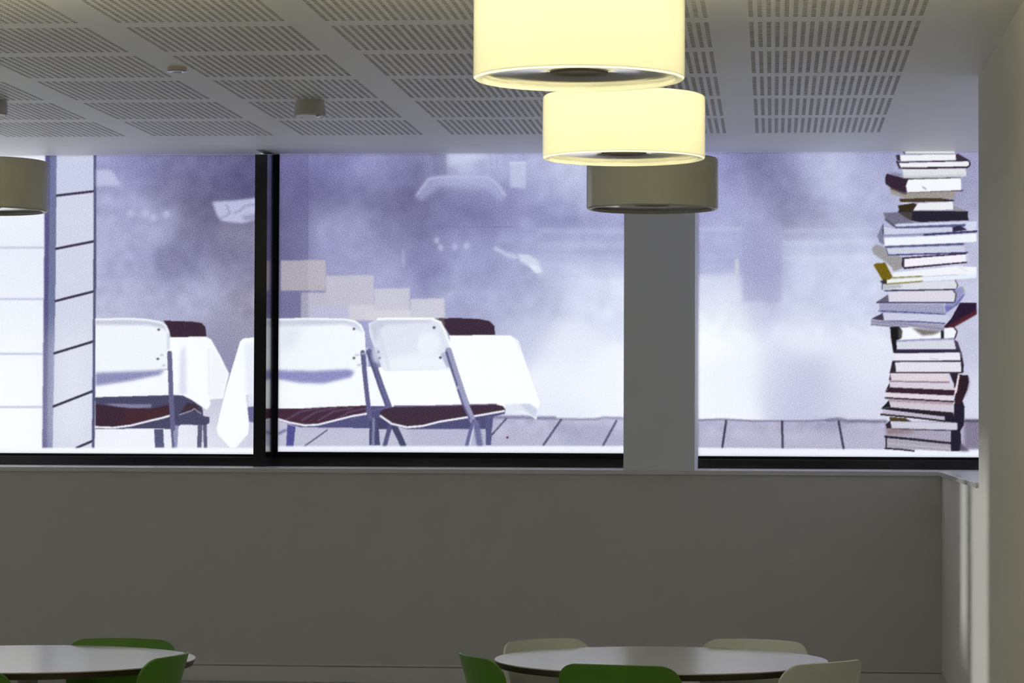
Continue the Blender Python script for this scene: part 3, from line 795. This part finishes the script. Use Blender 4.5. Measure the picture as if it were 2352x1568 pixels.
begin('printed_book')
bp(T2, [(420,205),(540,200),(800,238),(795,302),(420,318)], (246,247,251)); bp(T2, [(525,205),(800,236),(720,268),(620,276)], (128,118,118), 2); bp(T2, [(330,200),(410,194),(440,230),(432,300),(388,320),(392,400),(382,432),(360,432),(340,310)], (30,28,32)); bp(T2, [(405,205),(440,235),(432,300),(410,300)], (92,82,82), 1.5)
bp(T2, [(820,208),(905,203),(927,240),(912,297),(820,302)], (243,244,250)); bl(T2, [(905,202),(936,236),(915,300)], 10, (38,36,46)); bl(T2, [(800,242),(800,300)], 24, (40,38,46))
begin('printed_book')
bp(T2, [(390,330),(600,315),(905,305),(921,396),(400,396)], (216,216,229)); bl(T2, [(400,325),(650,312),(905,306)], 12, (140,138,186), 1); bp(T2, [(905,310),(940,330),(988,470),(960,432),(925,402)], (72,62,92)); bp(T2, [(380,402),(950,398),(962,427),(368,437)], (50,42,62))
begin('printed_book')
bp(T2, [(370,440),(958,430),(965,498),(375,505)], (236,232,243)); bl(T2, [(360,509),(968,506)], 12, (56,46,62)); bp(T2, [(958,428),(985,480),(992,522),(970,522)], (42,36,50)); bl(T2, [(690,480),(770,495)], 6, (200,198,208), .8)
begin('printed_book')
bp(T2, [(330,602),(352,500),(376,520),(387,606)], (48,42,54)); bp(T2, [(376,522),(968,515),(975,600),(387,605)], (228,224,235)); bp(T2, [(968,510),(996,530),(990,612),(974,612)], (46,40,56)); bl(T2, [(330,610),(975,609)], 11, (62,44,60))
begin('printed_book')
bp(T2, [(318,675),(335,620),(345,680)], (70,56,66)); bp(T2, [(335,622),(850,622),(865,690),(342,680)], (226,211,219)); bp(T2, [(865,614),(946,616),(940,702),(905,762),(900,700)], (46,36,52)); bl(T2, [(330,688),(860,697)], 10, (128,102,118), .8)
begin('printed_book')
bp(T2, [(285,782),(326,700),(332,742)], (48,40,48)); bp(T2, [(330,700),(905,706),(910,766),(330,740)], (216,206,221)); bp(T2, [(288,785),(332,742),(912,767),(920,800),(900,817),(300,788)], (56,36,50))
begin('printed_book')
bp(T2, [(305,792),(888,820),(906,856),(300,830)], (228,215,223)); bl(T2, [(290,837),(902,871)], 13, (50,32,42))
begin('printed_book')
bp(T2, [(245,936),(320,860),(338,920)], (36,32,40)); bp(T2, [(325,850),(895,882),(900,968),(336,918)], (210,200,214)); bl(T2, [(328,858),(895,888)], 12, (150,118,126), 2); bp(T2, [(248,938),(338,921),(900,968),(908,1002),(830,1008),(560,975)], (44,36,46))
begin('printed_book')
bp(T2, [(265,950),(560,978),(832,1007),(826,1045),(258,983)], (194,184,202)); bl(T2, [(250,986),(560,1015),(822,1046)], 14, (40,34,42)); bp(T2, [(825,1000),(942,1000),(940,1062),(825,1052)], (38,34,48))
begin('printed_book')
bp(T2, [(325,1008),(470,1020),(530,1052),(330,1046)], (78,64,38)); bp(T2, [(335,1052),(935,1066),(935,1126),(347,1110)], (207,205,221)); bp(T2, [(290,1078),(330,1040),(347,1112),(300,1112)], (48,38,48)); bl(T2, [(345,1117),(935,1131)], 9, (62,56,80))
begin('printed_book')
bp(T2, [(298,1118),(345,1120),(870,1140),(875,1236),(305,1176)], (170,163,184)); bp(T2, [(298,1118),(560,1128),(520,1150),(302,1160)], (140,112,112), 4); bl(T2, [(290,1187),(560,1212),(876,1246)], 19, (42,38,54))
begin('printed_book')
bp(T2, [(300,1208),(560,1232),(875,1254),(870,1318),(305,1286)], (168,163,176)); bl(T2, [(310,1250),(860,1290)], 8, (196,192,204), 1.5); bl(T2, [(288,1292),(420,1300),(545,1314)], 13, (40,34,44)); bl(T2, [(295,1200),(298,1290)], 10, (40,36,44))
begin('printed_book')
bp(T2, [(905,892),(985,868),(1002,920),(996,1080),(965,1130),(975,1300),(950,1318),(878,1318),(876,1240),(880,1132),(936,1126),(936,1062),(905,985)], (38,34,52)); bp(T2, [(965,1240),(1050,1318),(960,1318)], (96,90,112), 2)
bp(T2, [(945,628),(1035,632),(1041,690),(1025,762),(985,862),(945,902),(915,892),(910,850),(925,780)], (50,34,42)); bp(T2, [(943,622),(957,638),(932,790),(906,812),(915,770)], (236,217,222)); bp(T2, [(1015,640),(1040,690),(1024,762),(990,840)], (44,30,44), 3)
end()
canvas = np.clip(blur(canvas, 0.6), 0, 255)
_ex = np.clip(canvas[..., 2] - canvas[..., :2].mean(-1), 0, None)
canvas[..., 2] -= .10 * _ex; canvas[..., :2] += (.03 * _ex)[..., None]

FILM_STEP = 0.0057
def film(name, x0, x1, z0, z1, label):
    nx = int((x1 - x0) / FILM_STEP) + 1; nz = int((z1 - z0) / FILM_STEP) + 1
    xs = np.linspace(x0, x1, nx + 1); zs = np.linspace(z0, z1, nz + 1)
    GX, GZ = np.meshgrid(xs, zs)
    P = np.stack([GX.ravel(), np.full(GX.size, YF), GZ.ravel()], 1)
    u, v = project(P)
    fu = np.clip(u - CX0 - .5, 0, CW - 1.001); fv = np.clip(v - CY0 - .5, 0, CH - 1.001)
    iu, iv = fu.astype(int), fv.astype(int); a = (fu - iu)[:, None]; b = (fv - iv)[:, None]
    c = (canvas[iv, iu] * (1 - a) + canvas[iv, iu + 1] * a) * (1 - b) + (canvas[iv + 1, iu] * (1 - a) + canvas[iv + 1, iu + 1] * a) * b
    rgb = lin(c)
    root = empty(name, ((x0 + x1) / 2, YF, z0))
    setp(root, label, 'window film', 'printed films on the long window')
    off = np.array([(x0 + x1) / 2, YF, z0])
    idx = np.arange((nx + 1) * (nz + 1)).reshape(nz + 1, nx + 1)
    q = np.stack([idx[:-1, :-1], idx[:-1, 1:], idx[1:, 1:], idx[1:, :-1]], -1).reshape(-1, 4)
    pc = P[q].mean(1); cu, cv = project(pc)
    mid = motif[np.clip((cv - CY0).astype(int), 0, CH - 1), np.clip((cu - CX0).astype(int), 0, CW - 1)]
    for k in np.unique(mid):
        f = q[mid == k]
        if k != 0 and len(f) < 12: 
            continue
        used, inv = np.unique(f, return_inverse=True)
        me = bpy.data.meshes.new(MOTIFS[k])
        me.vertices.add(len(used)); me.vertices.foreach_set('co', (P[used] - off).astype(np.float32).ravel())
        me.loops.add(f.size); me.loops.foreach_set('vertex_index', inv.astype(np.int32).ravel())
        me.polygons.add(len(f)); me.polygons.foreach_set('loop_start', np.arange(0, f.size, 4, dtype=np.int32))
        me.update(calc_edges=True)
        at = me.attributes.new('print', 'FLOAT_COLOR', 'POINT')
        at.data.foreach_set('color', np.concatenate([rgb[used], np.ones((len(used), 1))], 1).astype(np.float32).ravel())
        me.materials.append(M['film'])
        nm = MOTIFS[k] if k else 'street_print'
        o = link(nm, me, root)
    return root
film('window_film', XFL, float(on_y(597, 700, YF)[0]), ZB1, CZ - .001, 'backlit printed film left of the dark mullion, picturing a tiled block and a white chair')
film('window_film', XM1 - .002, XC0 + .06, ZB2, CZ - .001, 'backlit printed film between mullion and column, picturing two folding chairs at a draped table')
film('window_film', XC1 - .002, XS - .03, ZB3, CZ - .001, 'backlit printed film right of the column, picturing a tall stack of books')

# ------------------------------------------------------------------ pendant lamps
LR, LH = 0.30, 0.235
def arc(cx, cz, r, a0, a1, n=6):
    return [(cx + r * math.cos(math.radians(a0 + (a1 - a0) * k / n)), cz + r * math.sin(math.radians(a0 + (a1 - a0) * k / n))) for k in range(n + 1)]
shade_prof = [(LR - .018, LH)] + arc(LR - .014, LH - .014, .014, 90, 0) + [(LR, .15), (LR, .08)] + arc(LR - .010, .010, .010, 0, -36, 4)
rim_prof = arc(LR - .010, .010, .010, -36, -90, 5) + [(LR - .022, .0008), (LR - .0245, .003), (LR - .0245, .0125)]
me_rim = lathe_mesh('rim', rim_prof, 96)
me_shade = lathe_mesh('shade', shade_prof, 96)
dish_prof = [(.2785, .0127), (.274, .0140), (.22, .0160), (.16, .0185), (.12, .0202), (.094, .0215), (.085, .0235), (.085, .0265), (.20, .0215), (.2785, .0160)]
me_dish = lathe_mesh('reflector', dish_prof, 96, closed=True)
me_dish.materials.append(M['dish']); me_dish.materials.append(M['void'])
for pl in me_dish.polygons:
    if pl.index // 96 in (7, 8): pl.material_index = 1      # blackened upper side
me_hub = lathe_mesh('hub', [(0, .0205), (.055, .0205), (.062, .0185), (.078, .0192), (.084, .0225), (.084, .0295), (0, .0295)], 48)
me_tube = lathe_mesh('tube', [(.11, .105), (.13, .115), (.13, .205), (.11, .215), (.10, .205), (.10, .115)], 48, closed=True)
me_spider = None
def pendant(x, y, z, lit, label):
    e = setp(empty('pendant_lamp', (x, y, z)), label, 'lamp', 'drum pendant lamps hung in two rows')
    sh = link('shade', me_shade, e, M['shade'])
    link('rim', me_rim, sh, M['rim'])
    rf = link('reflector', me_dish, e, M['dish'])
    link('hub', me_hub, rf, M['hub'])
    t = bpy.data.objects.new('light_ring', me_tube.copy()); COL.objects.link(t); t.parent = e
    t.data.materials.clear(); t.data.materials.append(M['tube_on'] if lit else M['tube_off'])
    bm = bmesh.new()
    for k in range(3):
        a = 2 * math.pi * k / 3 + .4
        r = bmesh.ops.create_cone(bm, cap_ends=True, segments=8, radius1=.004, radius2=.004, depth=LR - .01)
        bmesh.ops.transform(bm, matrix=Matrix.Translation(((LR - .01) / 2 * math.cos(a), (LR - .01) / 2 * math.sin(a), LH - .008)) @ Matrix.Rotation(a, 4, 'Z') @ Matrix.Rotation(math.pi / 2, 4, 'Y'), verts=r['verts'])
    me = bpy.data.meshes.new('spider'); bm.to_mesh(me); bm.free()
    link('spider', me, e, M['steel'])
    link('rod', lathe_mesh('rod', [(0, .04), (.008, .04), (.008, CZ - z - .02), (0, CZ - z - .02)], 16), e, M['steel'])
    link('ceiling_rose', lathe_mesh('ceiling_rose', [(0, CZ - z - .035), (.045, CZ - z - .035), (.055, CZ - z - .02), (.055, CZ - z), (0, CZ - z)], 32), e, M['fitting'])
    return e
LZ = 2.617
YL = (8.108, 10.573, 13.095)
pendant(-.548, YL[0], LZ, True, 'nearest and largest lit yellow drum pendant, cut off by the top edge')
pendant(-.548, YL[1], LZ, True, 'lit yellow drum pendant in the middle of the row, whole drum in view')
pendant(-.548, YL[2], LZ, False, 'unlit grey drum pendant hanging in front of the white column')
pendant(-3.667, YL[2], LZ, False, 'unlit grey drum pendant at the left edge, in front of the pale cladding print')
pendant(-3.667, YL[1], LZ, True, 'lit drum pendant of the left row, second lamp from the long window')
pendant(-3.667, YL[0], LZ, True, 'lit drum pendant of the left row, third lamp from the long window')

for k, yy in enumerate((5.63,)):  # pair of lamps out of view, added for warm fill light
    n = 'fourth'
    pendant(-.548, yy, LZ, True, 'added lit drum pendant out of view, right row, %s lamp from the long window' % n)
    pendant(-3.667, yy, LZ, True, 'added lit drum pendant out of view, left row, %s lamp from the long window' % n)

# ------------------------------------------------------------------ small things on the ceiling
P = on_z(407, 154.5, CZ)
e = setp(empty('smoke_detector', (P[0], P[1], CZ)), 'small flat round detector with chrome ring on the perforated ceiling', 'detector')
link('base', lathe_mesh('base', [(0, 0), (.048, 0), (.049, -.016), (.046, -.019), (0, -.019)], 40), e, M['fitting'])
link('ring', lathe_mesh('ring', [(.046, -.0185), (.048, -.021), (.046, -.024), (.036, -.0245), (.034, -.0185)], 40, closed=True), e, M['chrome'])
link('grille', lathe_mesh('grille', [(.034, -.0185), (.030, -.0235), (.020, -.0235), (.018, -.0190)], 40), e, M['lens'])
link('cap', lathe_mesh('cap', [(.018, -.0188), (.017, -.026), (0, -.027)], 40), e, M['fitting'])
def cone_fitting(x, y, label):
    e = setp(empty('ceiling_fitting', (x, y, CZ)), label, 'ceiling light', 'surface mounted ceiling fittings')
    bd = link('body', lathe_mesh('body', [(0, 0), (.078, 0), (.080, -.004), (.090, -.083), (.088, -.086), (.080, -.086), (.078, -.080), (0, -.080)], 56), e, M['fitting'])
    link('diffuser', lathe_mesh('diffuser', [(.0775, -.0805), (.074, -.088), (0, -.090)], 56), e, M['tube_off'])
    o = link('knob', lathe_mesh('knob', [(0, -.006), (.014, -.004), (.017, .002), (.015, .010), (0, .010)], 24), bd, M['chrome'])
    o.location = (.052, -.045, -.094)
    return e
P = on_z(712, 230.5, CZ)
cone_fitting(P[0], P[1], 'cream cone-shaped ceiling fitting with small chrome knob, above the mullion')
P = on_z(-25, 231.5, CZ)
e = setp(empty('ceiling_fitting', (P[0], P[1], CZ)), 'grey cylinder ceiling fitting with white underside, cut by the left edge', 'ceiling light', 'surface mounted ceiling fittings')
link('body', lathe_mesh('body', [(0, 0), (.092, 0), (.092, -.004), (.100, -.006), (.101, -.074), (.098, -.077), (.094, -.077), (.094, -.070), (0, -.070)], 56), e, M['fitting'])
link('diffuser', lathe_mesh('diffuser', [(.0935, -.0705), (.090, -.079), (0, -.081)], 56), e, M['tube_off'])

# ------------------------------------------------------------------ tables
def round_table(x, y, label):
    e = setp(empty('round_table', (x, y, 0)), label, 'table', 'round canteen tables')
    R = .638
    link('tabletop', lathe_mesh('tabletop', [(0, .735), (R - .001, .735), (R, .736), (R, .739), (R - .001, .740), (0, .740)], 128), e, M['table'])
    link('edge_band', lathe_mesh('edge_band', [(0, .712), (R - .014, .712), (R - .010, .714), (R - .001, .735), (0, .735)], 128), e, M['edge'])
    link('column', lathe_mesh('column', [(0, .02), (.06, .02), (.045, .05), (.04, .12), (.04, .68), (.12, .70), (.12, .712), (0, .712)], 40), e, M['steel'])
    link('base', lathe_mesh('base', [(0, 0), (.24, 0), (.245, .006), (.23, .014), (.06, .026), (0, .026)], 64), e, M['steel'])
    return e
TR = (-.425, 11.05)
TL = (-2.83, 10.78)
round_table(*TR, 'round white table at the right, ringed by green and white chairs')
round_table(*TL, 'round white table cut off by the left edge, with green chairs')

# ------------------------------------------------------------------ shell chairs
def shell_mesh():
    """sitter faces +y; origin below the middle of the top edge of the back"""
    prof = [(.400, .405), (.392, .425), (.36, .440), (.30, .440), (.23, .432), (.165, .432), (.115, .445), (.085, .475), (.068, .52), (.052, .58), (.036, .64), (.020, .70), (.008, .738), (.0, .768)]
    # resample with a spline
    pr = np.array(prof); d = np.r_[0, np.cumsum(np.hypot(*np.diff(pr, axis=0).T))]
    Lt = d[-1]
    s = np.r_[np.linspace(0, Lt - .075, 34), Lt - .075 + .075 * np.sin(np.linspace(0, math.pi / 2, 13)[1:])]
    py, pz = np.interp(s, d, pr[:, 0]), np.interp(s, d, pr[:, 1])
    for _ in range(3):
        py[1:-1] = .25 * py[:-2] + .5 * py[1:-1] + .25 * py[2:]; pz[1:-1] = .25 * pz[:-2] + .5 * pz[1:-1] + .25 * pz[2:]
    nu = 24
    vs = []
    for k, sk in enumerate(s):
        t = sk / Lt
        w = np.interp(t, [0, .08, .3, .5, .62, .8, 1.0], [.150, .165, .190, .200, .205, .222, .232])
        dt = Lt - sk; r = .070
        if dt < r: w = w - r + math.sqrt(max(0, r * r - (r - dt) ** 2))
        if sk < .06: w = w - .06 + math.sqrt(max(0, .06 ** 2 - (.06 - sk) ** 2))
        back = np.clip((t - .42) / .25, 0, 1); back = back * back * (3 - 2 * back)
        for i in range(nu + 1):
            u = -1 + 2 * i / nu
            x = u * w
            yy = py[k] + back * 1.25 * x * x
            zz = pz[k] + (1 - back) * .45 * x * x + back * .10 * abs(x) ** 2 * (-1)
            vs.append((x, yy, zz))
    fs = []
    for k in range(len(s) - 1):
        for i in range(nu):
            a = k * (nu + 1) + i
            fs.append((a, a + 1, a + nu + 2, a + nu + 1))
    me = bpy.data.meshes.new('seat_shell'); me.from_pydata(vs, [], fs)
    bm = bmesh.new(); bm.from_mesh(me)
    bmesh.ops.remove_doubles(bm, verts=bm.verts, dist=1e-5)
    bmesh.ops.recalc_face_normals(bm, faces=bm.faces)
    bmesh.ops.solidify(bm, geom=list(bm.faces), thickness=.009)
    bmesh.ops.recalc_face_normals(bm, faces=bm.faces)
    bm.to_mesh(me); bm.free()
    me.polygons.foreach_set('use_smooth', [True] * len(me.polygons)); me.update()
    try: me.set_sharp_from_angle(angle=math.radians(50))
    except Exception: pass
    return me
me_shell = {'green': shell_mesh()}
me_shell['white'] = me_shell['green'].copy()
me_shell['green'].materials.append(M['green']); me_shell['white'].materials.append(M['white_plastic'])
def leg_mesh(a, b, r0, r1):
    a, b = Vector(a), Vector(b); bm = bmesh.new()
    r = bmesh.ops.create_cone(bm, cap_ends=True, segments=14, radius1=r0, radius2=r1, depth=(b - a).length)
    q = (b - a).to_track_quat('Z', 'Y')
    bmesh.ops.transform(bm, matrix=Matrix.Translation((a + b) / 2) @ q.to_matrix().to_4x4(), verts=bm.verts)
    me = bpy.data.meshes.new('leg'); bm.to_mesh(me); bm.free(); me.materials.append(M['steel'])
    return me
me_legs = [leg_mesh((sx * (.150 if fr else .20), .365 if fr else .03, 0.002), (sx * .11, .30 if fr else .17, .425), .009, .012) for sx in (-1, 1) for fr in (0, 1)]
FEET = [(sx * (.150 if fr else .20), .365 if fr else .03, 0) for sx in (-1, 1) for fr in (0, 1)]
me_foot = lathe_mesh('foot', [(0, 0), (.012, 0), (.0125, .004), (.0115, .014), (0, .014)], 14); me_foot.materials.append(M['bead'])
bmu = bmesh.new(); add_box(bmu, -.13, .13, .15, .34, .412, .428, .004)
me_under = bpy.data.meshes.new('seat_frame'); bmu.to_mesh(me_under); bmu.free(); me_under.materials.append(M['steel'])
def chair(colour, px, py, table, label, twist=0.0, zt=.768):
    """placed by the middle of its top edge in the photograph, facing its table"""
    P = on_z(px, py, zt)
    a = math.atan2(table[1] - P[1], table[0] - P[0]) - math.pi / 2 + math.radians(twist)
    e = empty('shell_chair', (P[0], P[1], 0), a); e.scale = (1, 1, zt / .768)
    setp(e, label, 'chair', 'plastic shell chairs around the round tables')
    link('seat_shell', me_shell[colour], e)
    link('seat_frame', me_under, e)
    for l, p in zip(me_legs, FEET):
        g = link('foot', me_foot, link('leg', l, e)); g.location = p
    return e
chair('white', 1743, 1467, TR, 'white shell chair tucked behind the right table, on its right side', twist=12, zt=0.773)
chair('white', 1232, 1467, TR, 'white shell chair tucked behind the right table, on its left side', zt=0.773)
chair('green', 1070, 1503, TR, 'green shell chair at the left end of the right table', zt=0.775)
chair('green', 1412, 1526, TR, 'dark green shell chair seen from behind, in front of the right table', zt=0.775)
chair('white', 1920, 1519, TR, 'white shell chair at the right end of the right table, nearest the right wall', twist=-8, zt=0.774)
chair('green', 289, 1465, TL, 'green shell chair tucked behind the left table', twist=14, zt=0.766)
chair('green', 414, 1502, TL, 'bright green shell chair at the right end of the left table', twist=22, zt=0.793)
chair('green', -128, 1538, TL, 'green shell chair in front of the left table, only its corner in view', zt=0.758)
